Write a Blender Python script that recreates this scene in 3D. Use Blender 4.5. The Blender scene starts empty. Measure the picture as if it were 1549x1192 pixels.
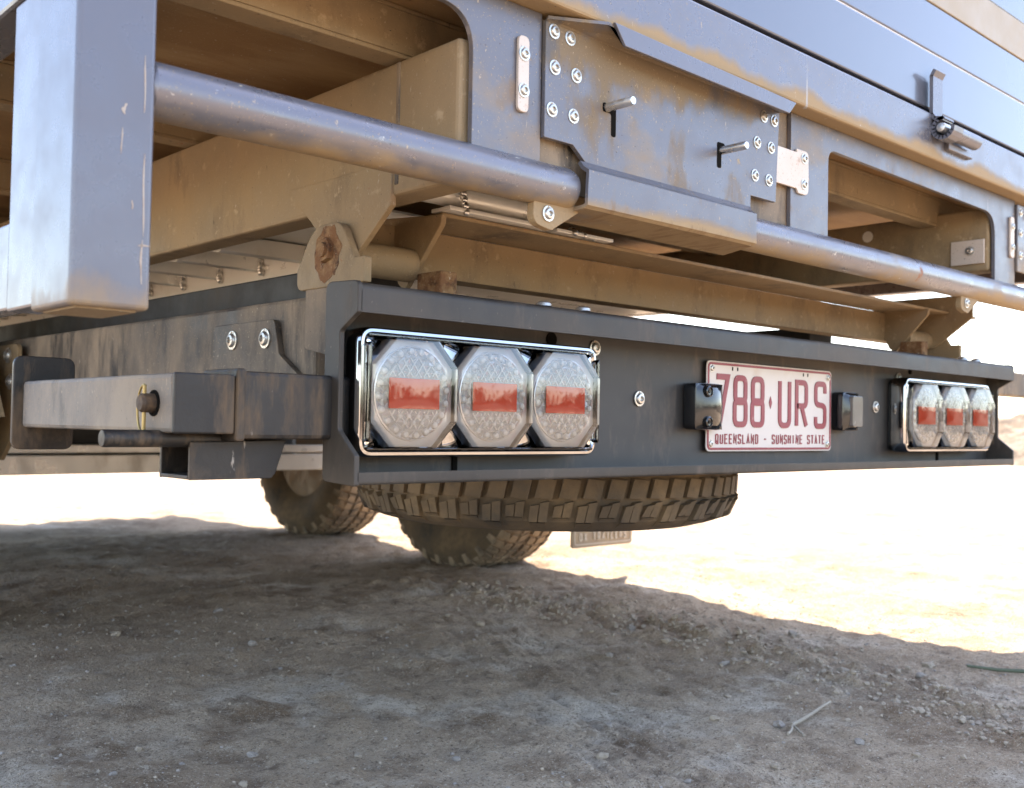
import bpy, bmesh, math, random
import numpy as np
from mathutils import Vector, Matrix, noise as mnoise

random.seed(7)
rng = np.random.default_rng(7)
sc = bpy.context.scene
COL = sc.collection
R = math.radians
PI = math.pi

# ------------------------------------------------------------------ camera
cam_d = bpy.data.cameras.new('camera')
cam = bpy.data.objects.new('camera', cam_d)
COL.objects.link(cam)
f_ = Vector((0.68073, 0.73189, 0.03057)).normalized()
r_ = Vector((0.73175, -0.68134, 0.01772)).normalized()
u_ = r_.cross(f_).normalized()
m = Matrix((r_, u_, -f_)).transposed().to_4x4()
m.translation = Vector((0, -1, 0.5))
cam.matrix_world = m
cam_d.sensor_fit = 'HORIZONTAL'
cam_d.sensor_width = 36
cam_d.lens = 36.64
cam_d.clip_start = 0.02
cam_d.clip_end = 3000
cam_d.dof.use_dof = True
cam_d.dof.focus_distance = 1.42
cam_d.dof.aperture_fstop = 7.1
sc.camera = cam

# ------------------------------------------------------------------ sky, sun, exposure
SUN = Vector((0.46, 0.30, 1.0)).normalized()        # towards the sun
w = bpy.data.worlds.new('World')
sc.world = w
w.use_nodes = True
nt = w.node_tree
sky = nt.nodes.new('ShaderNodeTexSky')
sky.sky_type = 'NISHITA'
sky.sun_disc = False
sky.sun_elevation = math.asin(SUN.z)
sky.sun_rotation = math.atan2(SUN.x, SUN.y)
sky.altitude = 100
sky.dust_density = 1.0
sky.air_density = 1.0
bg = nt.nodes['Background']
bg.inputs['Strength'].default_value = 0.15
nt.links.new(sky.outputs[0], bg.inputs['Color'])
sd = bpy.data.lights.new('sun', 'SUN')
sd.energy = 3.4
sd.angle = R(0.53)
sd.color = (1.0, 0.95, 0.87)
so = bpy.data.objects.new('sun', sd)
COL.objects.link(so)
so.location = (6, 10, 14)
so.rotation_euler = (-SUN).to_track_quat('-Z', 'Y').to_euler()
sc.view_settings.view_transform = 'Standard'
sc.view_settings.look = 'None'
sc.view_settings.gamma = 1
sc.view_settings.use_curve_mapping = False
sc.view_settings.exposure = 2.46
sc.view_settings.use_white_balance = True
sc.view_settings.white_balance_temperature = 7250
sc.view_settings.white_balance_tint = 14
sc.cycles.use_denoising = True
sc.cycles.max_bounces = 10
sc.cycles.diffuse_bounces = 6
sc.cycles.transparent_max_bounces = 16
sc.cycles.caustics_reflective = False
sc.cycles.caustics_refractive = False

# ------------------------------------------------------------------ materials
M = {}
SPECK = {'frame_steel', 'rail_steel', 'panel_steel', 'step_steel', 'tube_steel', 'dusty_steel', 'chassis_paint', 'leg_grey', 'plywood', 'rust', 'strap_tan'}


def ramp(nt, src, a, b, lo=(0, 0, 0, 1), hi=(1, 1, 1, 1)):
    n = nt.nodes.new('ShaderNodeValToRGB')
    n.color_ramp.elements[0].position = a
    n.color_ramp.elements[1].position = b
    n.color_ramp.elements[0].color = lo
    n.color_ramp.elements[1].color = hi
    nt.links.new(src, n.inputs[0])
    return n.outputs[0]


def mixc(nt, fac, a, b):
    n = nt.nodes.new('ShaderNodeMix')
    n.data_type = 'RGBA'
    if hasattr(fac, 'links'):
        nt.links.new(fac, n.inputs[0])
    else:
        n.inputs[0].default_value = fac
    for s, k in ((a, 6), (b, 7)):
        if hasattr(s, 'links'):
            nt.links.new(s, n.inputs[k])
        else:
            n.inputs[k].default_value = (*s, 1)
    return n.outputs[2]


def ntex(nt, co, scale, detail=5, rough=.6, stretch=None, off=0.0):
    mp = nt.nodes.new('ShaderNodeMapping')
    mp.inputs['Location'].default_value = (off, off * .7, off * 1.3)
    if stretch:
        mp.inputs['Scale'].default_value = stretch
    nt.links.new(co, mp.inputs[0])
    n = nt.nodes.new('ShaderNodeTexNoise')
    n.inputs['Scale'].default_value = scale
    n.inputs['Detail'].default_value = detail
    n.inputs['Roughness'].default_value = rough
    nt.links.new(mp.outputs[0], n.inputs['Vector'])
    return n.outputs['Fac']


def mat(name, base, rough=.5, metal=0.0, var=.12, layers=(), bump=(300, .05), spec=.5, rvar=.1, coat=0, vscale=6.0):
    """base colour with soft variation; layers = (colour, noise scale, lo, hi, stretch, roughness) of dirt, rust, scratches"""
    if name in SPECK:          # crisp specks of grit and dried splash
        layers = list(layers) + [((.36, .27, .17), 330, .615, .66, None, .85), ((.42, .34, .25), 120, .655, .69, (1, 1, .6), .85), ((.06, .047, .036), 240, .66, .69, None, .7)]
    m = bpy.data.materials.new(name)
    m.use_nodes = True
    nt = m.node_tree
    b = nt.nodes['Principled BSDF']
    co = nt.nodes.new('ShaderNodeTexCoord').outputs['Object']
    n0 = ntex(nt, co, vscale)
    c = mixc(nt, n0, tuple(x * (1 - var) for x in base), tuple(min(1, x * (1 + var)) for x in base))
    rr = nt.nodes.new('ShaderNodeMapRange')
    rr.inputs[1].default_value = .3
    rr.inputs[2].default_value = .7
    rr.inputs[3].default_value = max(.02, rough - rvar)
    rr.inputs[4].default_value = min(1, rough + rvar)
    nt.links.new(ntex(nt, co, vscale * 3.1, off=3), rr.inputs[0])
    ro = rr.outputs[0]
    me = None
    for k, L in enumerate(layers):
        lc, s, lo, hi, st, lr = L[:6]
        fv = ntex(nt, co, s, 7, .65, st, off=1.7 * k + .4)
        for ax, p0, p1, amt in L[6:]:          # mud that gathers towards one edge
            sp_ = nt.nodes.new('ShaderNodeSeparateXYZ')
            nt.links.new(co, sp_.inputs[0])
            mr = nt.nodes.new('ShaderNodeMapRange')
            mr.inputs[1].default_value = p0
            mr.inputs[2].default_value = p1
            mr.inputs[3].default_value = 0
            mr.inputs[4].default_value = amt
            nt.links.new(sp_.outputs[ax], mr.inputs[0])
            ad = nt.nodes.new('ShaderNodeMath')
            ad.operation = 'ADD'
            nt.links.new(fv, ad.inputs[0])
            nt.links.new(mr.outputs[0], ad.inputs[1])
            fv = ad.outputs[0]
        f = ramp(nt, fv, lo, hi)
        c = mixc(nt, f, c, lc)
        mx = nt.nodes.new('ShaderNodeMix')
        nt.links.new(f, mx.inputs[0])
        nt.links.new(ro, mx.inputs[2])
        mx.inputs[3].default_value = lr
        ro = mx.outputs[0]
        if metal:
            mm = nt.nodes.new('ShaderNodeMix')
            nt.links.new(f, mm.inputs[0])
            if me is None:
                mm.inputs[2].default_value = metal
            else:
                nt.links.new(me, mm.inputs[2])
            mm.inputs[3].default_value = 0
            me = mm.outputs[0]
    nt.links.new(c, b.inputs['Base Color'])
    nt.links.new(ro, b.inputs['Roughness'])
    if me is not None:
        nt.links.new(me, b.inputs['Metallic'])
    else:
        b.inputs['Metallic'].default_value = metal
    b.inputs['Specular IOR Level'].default_value = spec
    b.inputs['Coat Weight'].default_value = coat
    if bump:
        bp = nt.nodes.new('ShaderNodeBump')
        bp.inputs['Strength'].default_value = bump[1]
        bp.inputs['Distance'].default_value = .002
        nt.links.new(ntex(nt, co, bump[0], 3), bp.inputs['Height'])
        nt.links.new(bp.outputs[0], b.inputs['Normal'])
    M[name] = m
    return m


DUST = (.33, .225, .12)
DUST2 = (.24, .15, .075)
RUST = (.30, .10, .03)
GREY = (.145, .14, .155)
mat('frame_steel', GREY, .36, .35, .08,
    layers=[(DUST, 3.2, .50, .74, (1, 1, 1.6), .8), (DUST2, 14, .60, .80, (1, 1, .6), .85),
            ((.62, .57, .50), 55, .70, .75, (1, 1, .35), .7), ((.40, .37, .35), 34, .665, .685, (1, 1, .06), .6), ((.12, .08, .05), 48, .70, .73, (1, 1, .5), .8)], bump=(180, .05))
mat('frame_clean', (.155, .15, .17), .30, .35, .06,
    layers=[(DUST, 4, .62, .85, (1, 1, .5), .8), ((.68, .62, .55), 60, .715, .75, (1, 1, .25), .7)], bump=(160, .03))
mat('rail_steel', (.16, .157, .178), .30, .35, .06,
    layers=[(DUST, 5, .62, .80, (1, 1, .5), .8, (2, 1.052, 1.018, .40)), ((.68, .62, .55), 60, .69, .75, (1, 1, .5), .7, (2, 1.085, 1.10, .05)), ((.38, .36, .35), 30, .655, .69, (1, 1, .05), .6), ((.42, .37, .32), 90, .68, .72, None, .8)], bump=(160, .04))
mat('post_steel', (.14, .137, .158), .30, .35, .06,
    layers=[(DUST, 7, .62, .85, (1, 1, .5), .8, (2, .64, .596, .3)), ((.70, .64, .57), 60, .725, .75, (1, 1, .25), .7)], bump=(160, .03))
mat('panel_steel', GREY, .36, .35, .08,
    layers=[((.20, .145, .09), 9, .56, .68, (1, 1, .45), .8, (2, .940, .985, .20), (0, 1.36, 1.40, -.12)), (DUST, 4, .56, .80, (1, 1, 1.6), .8),
            ((.10, .09, .085), 6, .58, .64, (1, 1, .4), .5, (2, .93, .96, .06)), ((.40, .37, .35), 34, .66, .68, (1, 1, .06), .6), ((.33, .25, .16), 70, .64, .70, None, .8), ((.62, .57, .50), 55, .70, .75, (1, 1, .35), .7)], bump=(180, .04))
mat('tube_steel', (.175, .17, .19), .30, .4, .08,
    layers=[(DUST, 9, .60, .80, (.5, 1, 1), .8, (2, .806, .776, .30)), ((.66, .62, .56), 90, .66, .72, (.7, 1, 1), .6),
            (RUST, 13, .70, .76, None, .9)], bump=(220, .05))
mat('step_steel', GREY, .36, .35, .08,
    layers=[(DUST, 6, .60, .78, (.5, 1, 1), .8, (2, .806, .779, .34)), (DUST2, 20, .60, .75, (3, 1, 1), .85, (2, .79, .777, .1)), ((.62, .57, .50), 55, .70, .75, (1, 1, .35), .7)], bump=(180, .04))
mat('dusty_steel', (.26, .185, .105), .62, .1, .15,
    layers=[(DUST, 5, .35, .62, None, .85), ((.15, .105, .065), 9, .52, .72, (1, 1, .5), .8), ((.42, .31, .19), 45, .60, .70, None, .9), ((.11, .08, .05), 55, .66, .71, (1, 1, .3), .8), (RUST, 30, .69, .75, None, .9)],
    bump=(240, .18))
mat('chassis_paint', (.040, .032, .027), .5, .1, .25,
    layers=[((.29, .215, .145), 4.5, .36, .62, (1, 1, .5), .85), ((.02, .017, .015), 13, .52, .66, (1, 1, .22), .6), ((.30, .215, .14), 60, .66, .74, (1, 1, .5), .8)],
    bump=(260, .15))
mat('shade_dark', (.015, .013, .011), .6, 0, .2, layers=[((.06, .043, .028), 6, .5, .75, (1, 1, .5), .85)], bump=(200, .1))  # near-black for the added gap rail and the unseen underbody block
mat('worn_black', (.022, .018, .015), .5, .1, .3,
    layers=[((.12, .08, .048), 26, .52, .64, (1, 1, .22), .85), ((.17, .115, .07), 7, .54, .74, None, .85), ((.012, .010, .009), 15, .50, .66, (1, 1, .3), .5),
            ((.42, .36, .30), 90, .67, .71, (1, 1, .18), .5)], bump=(140, .25))
mat('leg_grey', (.12, .105, .098), .5, .25, .15,
    layers=[((.31, .25, .19), 8, .34, .60, (1, 1, .6), .85), ((.05, .045, .04), 12, .56, .70, (1, 1, .3), .6), ((.34, .25, .17), 70, .64, .72, None, .85)], bump=(240, .12))
mat('black_powder', (.019, .0165, .0145), .48, 0, .15,
    layers=[((.105, .083, .062), 3, .42, .88, (1, 1, .6), .72), ((.12, .095, .072), 24, .55, .78, (1, 1, .35), .75), ((.02, .018, .017), 7, .60, .74, (1, 1, .15), .5),
            ((.22, .18, .14), 170, .665, .72, None, .8), ((.40, .34, .28), 75, .745, .77, None, .8)],
    bump=(900, .16), spec=.5, rvar=.04)
mat('bolt_steel', (.60, .58, .54), .36, .9, .1, layers=[((.36, .27, .18), 160, .56, .66, None, .8)], bump=None)
mat('zinc', (.66, .65, .62), .28, .95, .1, layers=[((.5, .46, .40), 50, .60, .75, None, .6)], bump=None)
mat('recess_shade', (.008, .007, .006), .9, 0, .1, bump=None, spec=.05)  # near-black colour stands in for the shade inside holes and gaps
mat('pin_rust', (.07, .045, .03), .7, .2, .3, layers=[((.20, .12, .06), 40, .5, .7, None, .9)], bump=(200, .4))
mat('rust', (.19, .085, .033), .85, 0, .3, layers=[((.30, .18, .085), 40, .48, .62, None, .9), ((.07, .03, .015), 55, .52, .66, None, .9)], bump=(200, .4))
mat('alu', (.86, .82, .75), .34, .25, .08, layers=[((.55, .44, .31), 7, .58, .88, (1, 1, .6), .7)], bump=(150, .04))
mat('weld', (.70, .67, .62), .32, .85, .1, bump=(200, .1))
mat('plywood', (.26, .145, .06), .75, 0, .25, layers=[((.42, .28, .14), 9, .45, .75, (.3, 1, 1), .9)], bump=(120, .15), vscale=3)
mat('body_paint', (.12, .125, .15), .22, .25, .04, layers=[((.45, .38, .30), 5, .62, .95, (1, 1, .6), .6)], bump=None, coat=.4, rvar=.04)
mat('stripe_tan', (.36, .29, .205), .5, 0, .06, bump=None)
mat('strap_tan', (.60, .50, .42), .5, .2, .1, layers=[(RUST, 30, .60, .80, None, .9)], bump=None)
mat('smoked', (.13, .12, .105), .2, 0, .05, bump=None, coat=.4)
mat('rubber', (.035, .031, .028), .75, 0, .2,
    layers=[((.20, .135, .075), 7, .30, .62, None, .9), ((.11, .08, .05), 40, .45, .7, None, .9)], bump=(300, .3))
mat('rubber_lit_dusty', (.05, .043, .037), .8, 0, .2,  # dusty tread made paler, bounce from the sunlit ground is in the colour
    layers=[((.36, .27, .18), 12, .28, .58, None, .9), ((.16, .12, .085), 40, .5, .75, None, .9)], bump=(300, .3))
mat('rim_steel', (.20, .16, .12), .6, .2, .2, layers=[((.30, .21, .13), 10, .45, .7, None, .9)], bump=None)
mat('smoke_chrome', (.42, .42, .43), .07, 1, .02, bump=None, rvar=.02)
mat('chrome', (.86, .86, .86), .06, 1, .02, bump=None, rvar=.02)
mat('satin_silver', (.86, .84, .81), .18, .35, .03, bump=None, rvar=.04)
mat('lamp_black', (.012, .012, .013), .12, 0, .05, bump=None, rvar=.03, coat=.6)
mat('gloss_black', (.010, .010, .011), .16, 0, .1, layers=[((.16, .12, .09), 60, .70, .80, None, .7)], bump=None, rvar=.05, coat=.5)
mat('plate_white', (.62, .55, .49), .42, 0, .05, layers=[((.55, .42, .32), 18, .55, .85, None, .7)], bump=None)
mat('plate_maroon', (.26, .035, .045), .45, 0, .12, layers=[((.50, .33, .28), 60, .62, .75, None, .7)], bump=None)
mat('red_reflector', (.98, .075, .025), .4, 0, .06, bump=None)
mat('led_white', (.93, .91, .86), .10, 0, .05, bump=None)
mat('gold_clip', (.42, .30, .12), .42, .7, .1, bump=None)
mat('flap', (.34, .25, .17), .7, 0, .15, layers=[((.45, .34, .22), 30, .45, .7, None, .9)], bump=(200, .2))
mat('flap_letter', (.55, .46, .36), .7, 0, .1, bump=None)
mat('chip', (.42, .35, .29), .7, 0, .15, layers=[((.42, .30, .22), 60, .45, .6, None, .8)], bump=None)
mat('stone', (.35, .275, .20), .9, 0, .3, bump=(120, .5), vscale=15)
mat('stone_grey', (.31, .26, .215), .9, 0, .3, bump=(120, .5), vscale=15)
mat('stick', (.33, .27, .20), .8, 0, .25, bump=(200, .4), vscale=40)
mat('green_stick', (.09, .10, .06), .8, 0, .2, bump=(200, .4), vscale=40)
mat('dry_leaf', (.10, .082, .04), .8, 0, .3, bump=None, vscale=9)
mat('bark', (.16, .11, .07), .9, 0, .3, bump=(60, .5))
mat('bank', (.15, .105, .068), .95, 0, .3, layers=[((.07, .047, .028), 2.5, .46, .60, None, .95), ((.27, .205, .145), 7, .54, .66, None, .95)], bump=(14, .8), vscale=2)


def lens_material():
    m = bpy.data.materials.new('clear_lens')
    m.use_nodes = True
    nt = m.node_tree
    nt.nodes.remove(nt.nodes['Principled BSDF'])
    out = nt.nodes['Material Output']
    tr = nt.nodes.new('ShaderNodeBsdfTransparent')
    tr.inputs[0].default_value = (.93, .93, .94, 1)
    gl = nt.nodes.new('ShaderNodeBsdfGlossy')
    gl.inputs['Roughness'].default_value = .05
    fr = nt.nodes.new('ShaderNodeFresnel')
    fr.inputs[0].default_value = 1.9
    mx = nt.nodes.new('ShaderNodeMixShader')
    nt.links.new(fr.outputs[0], mx.inputs[0])
    nt.links.new(tr.outputs[0], mx.inputs[1])
    nt.links.new(gl.outputs[0], mx.inputs[2])
    nt.links.new(mx.outputs[0], out.inputs[0])
    M['clear_lens'] = m


lens_material()


def reflector_material():
    """silvered pan behind the lens with diamond-cut optics"""
    m = bpy.data.materials.new('reflector')
    m.use_nodes = True
    nt = m.node_tree
    b = nt.nodes['Principled BSDF']
    b.inputs['Base Color'].default_value = (.90, .89, .87, 1)
    b.inputs['Metallic'].default_value = .3
    b.inputs['Roughness'].default_value = .22
    co = nt.nodes.new('ShaderNodeTexCoord').outputs['Object']
    hs = []
    for a in (48, -48):
        mp = nt.nodes.new('ShaderNodeMapping')
        mp.inputs['Rotation'].default_value = (0, R(a), 0)
        nt.links.new(co, mp.inputs[0])
        wv = nt.nodes.new('ShaderNodeTexWave')
        wv.wave_type = 'BANDS'
        wv.bands_direction = 'X'
        wv.wave_profile = 'TRI'
        wv.inputs['Scale'].default_value = 24
        nt.links.new(mp.outputs[0], wv.inputs[0])
        hs.append(wv.outputs['Fac'])
    mi = nt.nodes.new('ShaderNodeMath')
    mi.operation = 'MINIMUM'
    nt.links.new(hs[0], mi.inputs[0])
    nt.links.new(hs[1], mi.inputs[1])
    bp = nt.nodes.new('ShaderNodeBump')
    bp.inputs['Strength'].default_value = 1
    bp.inputs['Distance'].default_value = .006
    nt.links.new(mi.outputs[0], bp.inputs['Height'])
    nt.links.new(bp.outputs[0], b.inputs['Normal'])
    M['reflector'] = m


reflector_material()


def ground_material():
    m = bpy.data.materials.new('dirt_ground')
    m.use_nodes = True
    nt = m.node_tree
    b = nt.nodes['Principled BSDF']
    co = nt.nodes.new('ShaderNodeTexCoord').outputs['Object']
    c = mixc(nt, ramp(nt, ntex(nt, co, 1.3, 6), .38, .62), (.41, .295, .195), (.56, .425, .30))
    c = mixc(nt, ramp(nt, ntex(nt, co, .55, 7, .65, (.5, 1.6, 1), 21), .55, .68), c, (.27, .195, .13))
    c = mixc(nt, ramp(nt, ntex(nt, co, 3.2, 6, .6, (1, 1, 1), 5), .54, .66), c, (.66, .55, .43))
    c = mixc(nt, ramp(nt, ntex(nt, co, 5.5, 8, .72, (1, 1, 1), 9), .50, .64), c, (.265, .178, .112))
    c = mixc(nt, ramp(nt, ntex(nt, co, 17, 6, .7, None, 12), .56, .68), c, (.22, .155, .105))
    c = mixc(nt, ramp(nt, ntex(nt, co, 26, 6, .7, None, 14), .60, .70), c, (.64, .53, .40))
    c = mixc(nt, ramp(nt, ntex(nt, co, 75, 4, .7, None, 2), .56, .70), c, (.23, .165, .112))
    c = mixc(nt, ramp(nt, ntex(nt, co, 210, 3, .75, None, 31), .56, .64), c, (.19, .135, .09))
    c = mixc(nt, ramp(nt, ntex(nt, co, 260, 3, .75, None, 37), .58, .66), c, (.68, .58, .46))
    nt.links.new(c, b.inputs['Base Color'])
    b.inputs['Roughness'].default_value = .95
    b.inputs['Specular IOR Level'].default_value = .15
    add = nt.nodes.new('ShaderNodeMath')
    add.operation = 'ADD'
    nt.links.new(ntex(nt, co, 26, 9, .78), add.inputs[0])
    nt.links.new(ntex(nt, co, 110, 4, .7), add.inputs[1])
    bp = nt.nodes.new('ShaderNodeBump')
    bp.inputs['Strength'].default_value = 1
    bp.inputs['Distance'].default_value = .014
    nt.links.new(add.outputs[0], bp.inputs['Height'])
    nt.links.new(bp.outputs[0], b.inputs['Normal'])
    M['dirt_ground'] = m


ground_material()

# ------------------------------------------------------------------ helpers


def link(name, bm, material, parent=None, smooth=False, sharp=True):
    me = bpy.data.meshes.new(name)
    bmesh.ops.recalc_face_normals(bm, faces=bm.faces[:])
    if smooth:
        for f in bm.faces:
            f.smooth = True
        if sharp:
            for e in bm.edges:
                if len(e.link_faces) == 2 and e.calc_face_angle(0) > R(32):
                    e.smooth = False
    bm.to_mesh(me)
    bm.free()
    me.materials.append(M[material])
    o = bpy.data.objects.new(name, me)
    COL.objects.link(o)
    if parent is not None:
        par(o, parent)
    return o


def par(o, p):
    o.parent = p
    q = p
    mw = Matrix.Identity(4)
    chain = []
    while q is not None:
        chain.append(q)
        q = q.parent
    for q in reversed(chain):
        mw = mw @ (q.matrix_parent_inverse if q.parent else Matrix.Identity(4)) @ Matrix.LocRotScale(q.location, q.rotation_euler, q.scale)
    o.matrix_parent_inverse = mw.inverted()


def tag(o, label, cat=None, group=None, kind=None):
    if label:
        o['label'] = label
    if cat:
        o['category'] = cat
    if group:
        o['group'] = group
    if kind:
        o['kind'] = kind
    return o


def box(bm, x0, x1, y0, y1, z0, z1, bev=0.002, seg=2):
    t = bmesh.new()
    v = [t.verts.new(p) for p in ((x0, y0, z0), (x1, y0, z0), (x1, y1, z0), (x0, y1, z0), (x0, y0, z1), (x1, y0, z1), (x1, y1, z1), (x0, y1, z1))]
    for q in ((0, 1, 2, 3), (4, 7, 6, 5), (0, 4, 5, 1), (1, 5, 6, 2), (2, 6, 7, 3), (3, 7, 4, 0)):
        t.faces.new([v[i] for i in q])
    if bev:
        bev = min(bev, .45 * min(abs(x1 - x0), abs(y1 - y0), abs(z1 - z0)))
        bmesh.ops.bevel(t, geom=t.edges[:], offset=bev, segments=seg, affect='EDGES', profile=.5)
    merge(bm, t)


def merge(bm, t, mw=None):
    if mw is not None:
        bmesh.ops.transform(t, matrix=mw, verts=t.verts[:])
    me = bpy.data.meshes.new('t')
    t.to_mesh(me)
    t.free()
    bm.from_mesh(me)
    bpy.data.meshes.remove(me)


def prism(bm, pts, axis, a, b, bev=0.0):
    """polygon extruded along an axis: x -> pts (y,z); y -> pts (x,z); z -> pts (x,y)"""
    t = bmesh.new()

    def P(u, v, w_):
        return {'x': (w_, u, v), 'y': (u, w_, v), 'z': (u, v, w_)}[axis]
    lo = [t.verts.new(P(u, v, a)) for u, v in pts]
    hi = [t.verts.new(P(u, v, b)) for u, v in pts]
    n = len(pts)
    t.faces.new(lo)
    t.faces.new(hi[::-1])
    for i in range(n):
        t.faces.new((lo[i], hi[i], hi[(i + 1) % n], lo[(i + 1) % n]))
    bmesh.ops.recalc_face_normals(t, faces=t.faces[:])
    if bev:
        es = [e for e in t.edges if len(e.link_faces) == 2 and e.calc_face_angle(0) > R(35)]
        bmesh.ops.bevel(t, geom=es, offset=bev, segments=2, affect='EDGES', profile=.5)
    merge(bm, t)


def cyl(bm, p0, p1, r0, r1=None, seg=24, caps=True):
    r1 = r0 if r1 is None else r1
    p0, p1 = Vector(p0), Vector(p1)
    d = (p1 - p0).normalized()
    a = d.orthogonal().normalized()
    b = d.cross(a)
    A = [bm.verts.new(p0 + (a * math.cos(t) + b * math.sin(t)) * r0) for t in [2 * PI * i / seg for i in range(seg)]]
    B = [bm.verts.new(p1 + (a * math.cos(t) + b * math.sin(t)) * r1) for t in [2 * PI * i / seg for i in range(seg)]]
    for i in range(seg):
        j = (i + 1) % seg
        bm.faces.new((A[i], A[j], B[j], B[i]))
    if caps:
        bm.faces.new(A[::-1])
        bm.faces.new(B)


def lathe(bm, prof, axis='y', seg=20, c=(0, 0, 0), close=False):
    """profile (radius, height) turned about an axis through c"""
    rings = []
    for r, h in prof:
        ring = []
        for i in range(seg):
            t = 2 * PI * i / seg
            u, v = r * math.cos(t), r * math.sin(t)
            p = {'y': (u, h, v), 'x': (h, u, v), 'z': (u, v, h)}[axis]
            ring.append(bm.verts.new((p[0] + c[0], p[1] + c[1], p[2] + c[2])))
        rings.append(ring)
    n = len(rings)
    for k in range(n if close else n - 1):
        a, b = rings[k], rings[(k + 1) % n]
        for i in range(seg):
            j = (i + 1) % seg
            bm.faces.new((a[i], a[j], b[j], b[i]))
    if not close:
        for rg in (rings[0], rings[-1]):
            try:
                bm.faces.new(rg)
            except ValueError:
                pass


def rnd(pts, r, n=5, closed=True):
    out = []
    m_ = len(pts)
    for i in range(m_):
        p = Vector(pts[i])
        if not closed and i in (0, m_ - 1):
            out.append(tuple(p))
            continue
        a, b = Vector(pts[i - 1]), Vector(pts[(i + 1) % m_])
        rr = r[i] if isinstance(r, (list, tuple)) else r
        if rr <= 0:
            out.append(tuple(p))
            continue
        da, db = (a - p), (b - p)
        ang = da.angle(db)
        L = min(rr / math.tan(ang / 2), .49 * da.length, .49 * db.length)
        pa, pb = p + da.normalized() * L, p + db.normalized() * L
        for k in range(n + 1):
            t = k / n
            out.append(tuple(pa * (1 - t) ** 2 + p * 2 * t * (1 - t) + pb * t * t))
    return out


def rrect(x0, x1, z0, z1, r, n=5):
    return rnd([(x0, z0), (x1, z0), (x1, z1), (x0, z1)], r, n)


# shared meshes of small hardware (axis along -Y, origin at the seat)
def shared(name, build, material, smooth=True):
    bm = bmesh.new()
    build(bm)
    o = link(name, bm, material, smooth=smooth)
    me = o.data
    bpy.data.objects.remove(o)
    return me


def b_bolt(bm):
    lathe(bm, [(.0100, .0006), (.0100, -.0014), (.0074, -.0016), (.0072, -.0028), (.0060, -.0044), (.0036, -.0050), (.0033, -.0024), (.0004, -.0022)], seg=18)


bolt_mesh = shared('bolt', b_bolt, 'bolt_steel')


def put(mesh, name, loc, parent, rot=(0, 0, 0), s=1.0):
    o = bpy.data.objects.new(name, mesh)
    COL.objects.link(o)
    o.location = loc
    o.rotation_euler = rot
    o.scale = (s, s, s)
    par(o, parent)
    return o


# ------------------------------------------------------------------ the ground
_H = rng.random((64, 256, 256))


def vnoise(x, y, k):
    xi, yi = np.floor(x).astype(int), np.floor(y).astype(int)
    fx, fy = x - xi, y - yi
    fx, fy = fx * fx * (3 - 2 * fx), fy * fy * (3 - 2 * fy)
    T = _H[k]
    a, b = T[xi % 256, yi % 256], T[(xi + 1) % 256, yi % 256]
    c, d = T[xi % 256, (yi + 1) % 256], T[(xi + 1) % 256, (yi + 1) % 256]
    return (a * (1 - fx) + b * fx) * (1 - fy) + (c * (1 - fx) + d * fx) * fy - .5


def height(x, y):
    x, y = np.asarray(x, float), np.asarray(y, float)
    near = np.exp(-((x - 2) ** 2 + (y - 1.5) ** 2) / 60.0)
    h = .035 * vnoise(x * .7, y * .7, 0) + .022 * vnoise(x * 1.9, y * 1.9, 1)
    h += near * (.016 * vnoise(x * 5, y * 4, 2) + .013 * vnoise(x * 13, y * 11, 3) + .0085 * vnoise(x * 31, y * 28, 4) + .0055 * vnoise(x * 66, y * 66, 5))
    # rough crumbled strips beside the wheel tracks
    band = .85 * np.exp(-((x - 1.98 - .10 * np.sin(y * 2.2)) / .13) ** 2) * (y < 1.6)
    clod = np.maximum(0, vnoise(x * 24, y * 22, 6) + .06) + .6 * np.maximum(0, vnoise(x * 48, y * 46, 7))
    h += near * band * .045 * clod
    patch = np.maximum(0, vnoise(x * 2.3, y * 2.3, 8) - .05) * 3
    h += near * patch * .016 * np.maximum(0, vnoise(x * 36, y * 36, 9))
    # tread marks pressed into the dirt
    q = x - .40 * y
    trk = np.exp(-((q - 1.28) / .17) ** 4) * (y > -.5) * (y < 2.0) * np.clip(.5 + 2.2 * vnoise(x * 1.6, y * 1.6, 12), 0, 1)
    h -= near * trk * (.003 + .0022 * np.clip(2 * np.sin(q * 190 + .6 * np.sin(y * 40)), -1, 1) + .001 * (np.sin((y + .3 * x) * 120) > .2))
    far = np.clip((np.hypot(x - 2, y - 2) - 15) / 60, 0, 1)
    h += far * .9 * vnoise(x * .05, y * .05, 10)
    return h


def hz(x, y):
    return float(height(np.array([x]), np.array([y]))[0])


def axis_pts(lo, hi, step, far):
    core = np.arange(lo, hi + 1e-6, step)
    g, d, p = [], step, hi
    while p < far:
        d *= 1.16
        p += d
        g.append(p)
    g2, d, p = [], step, lo
    while p > -far:
        d *= 1.16
        p -= d
        g2.append(p)
    return np.concatenate([g2[::-1], core, g])


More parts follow.
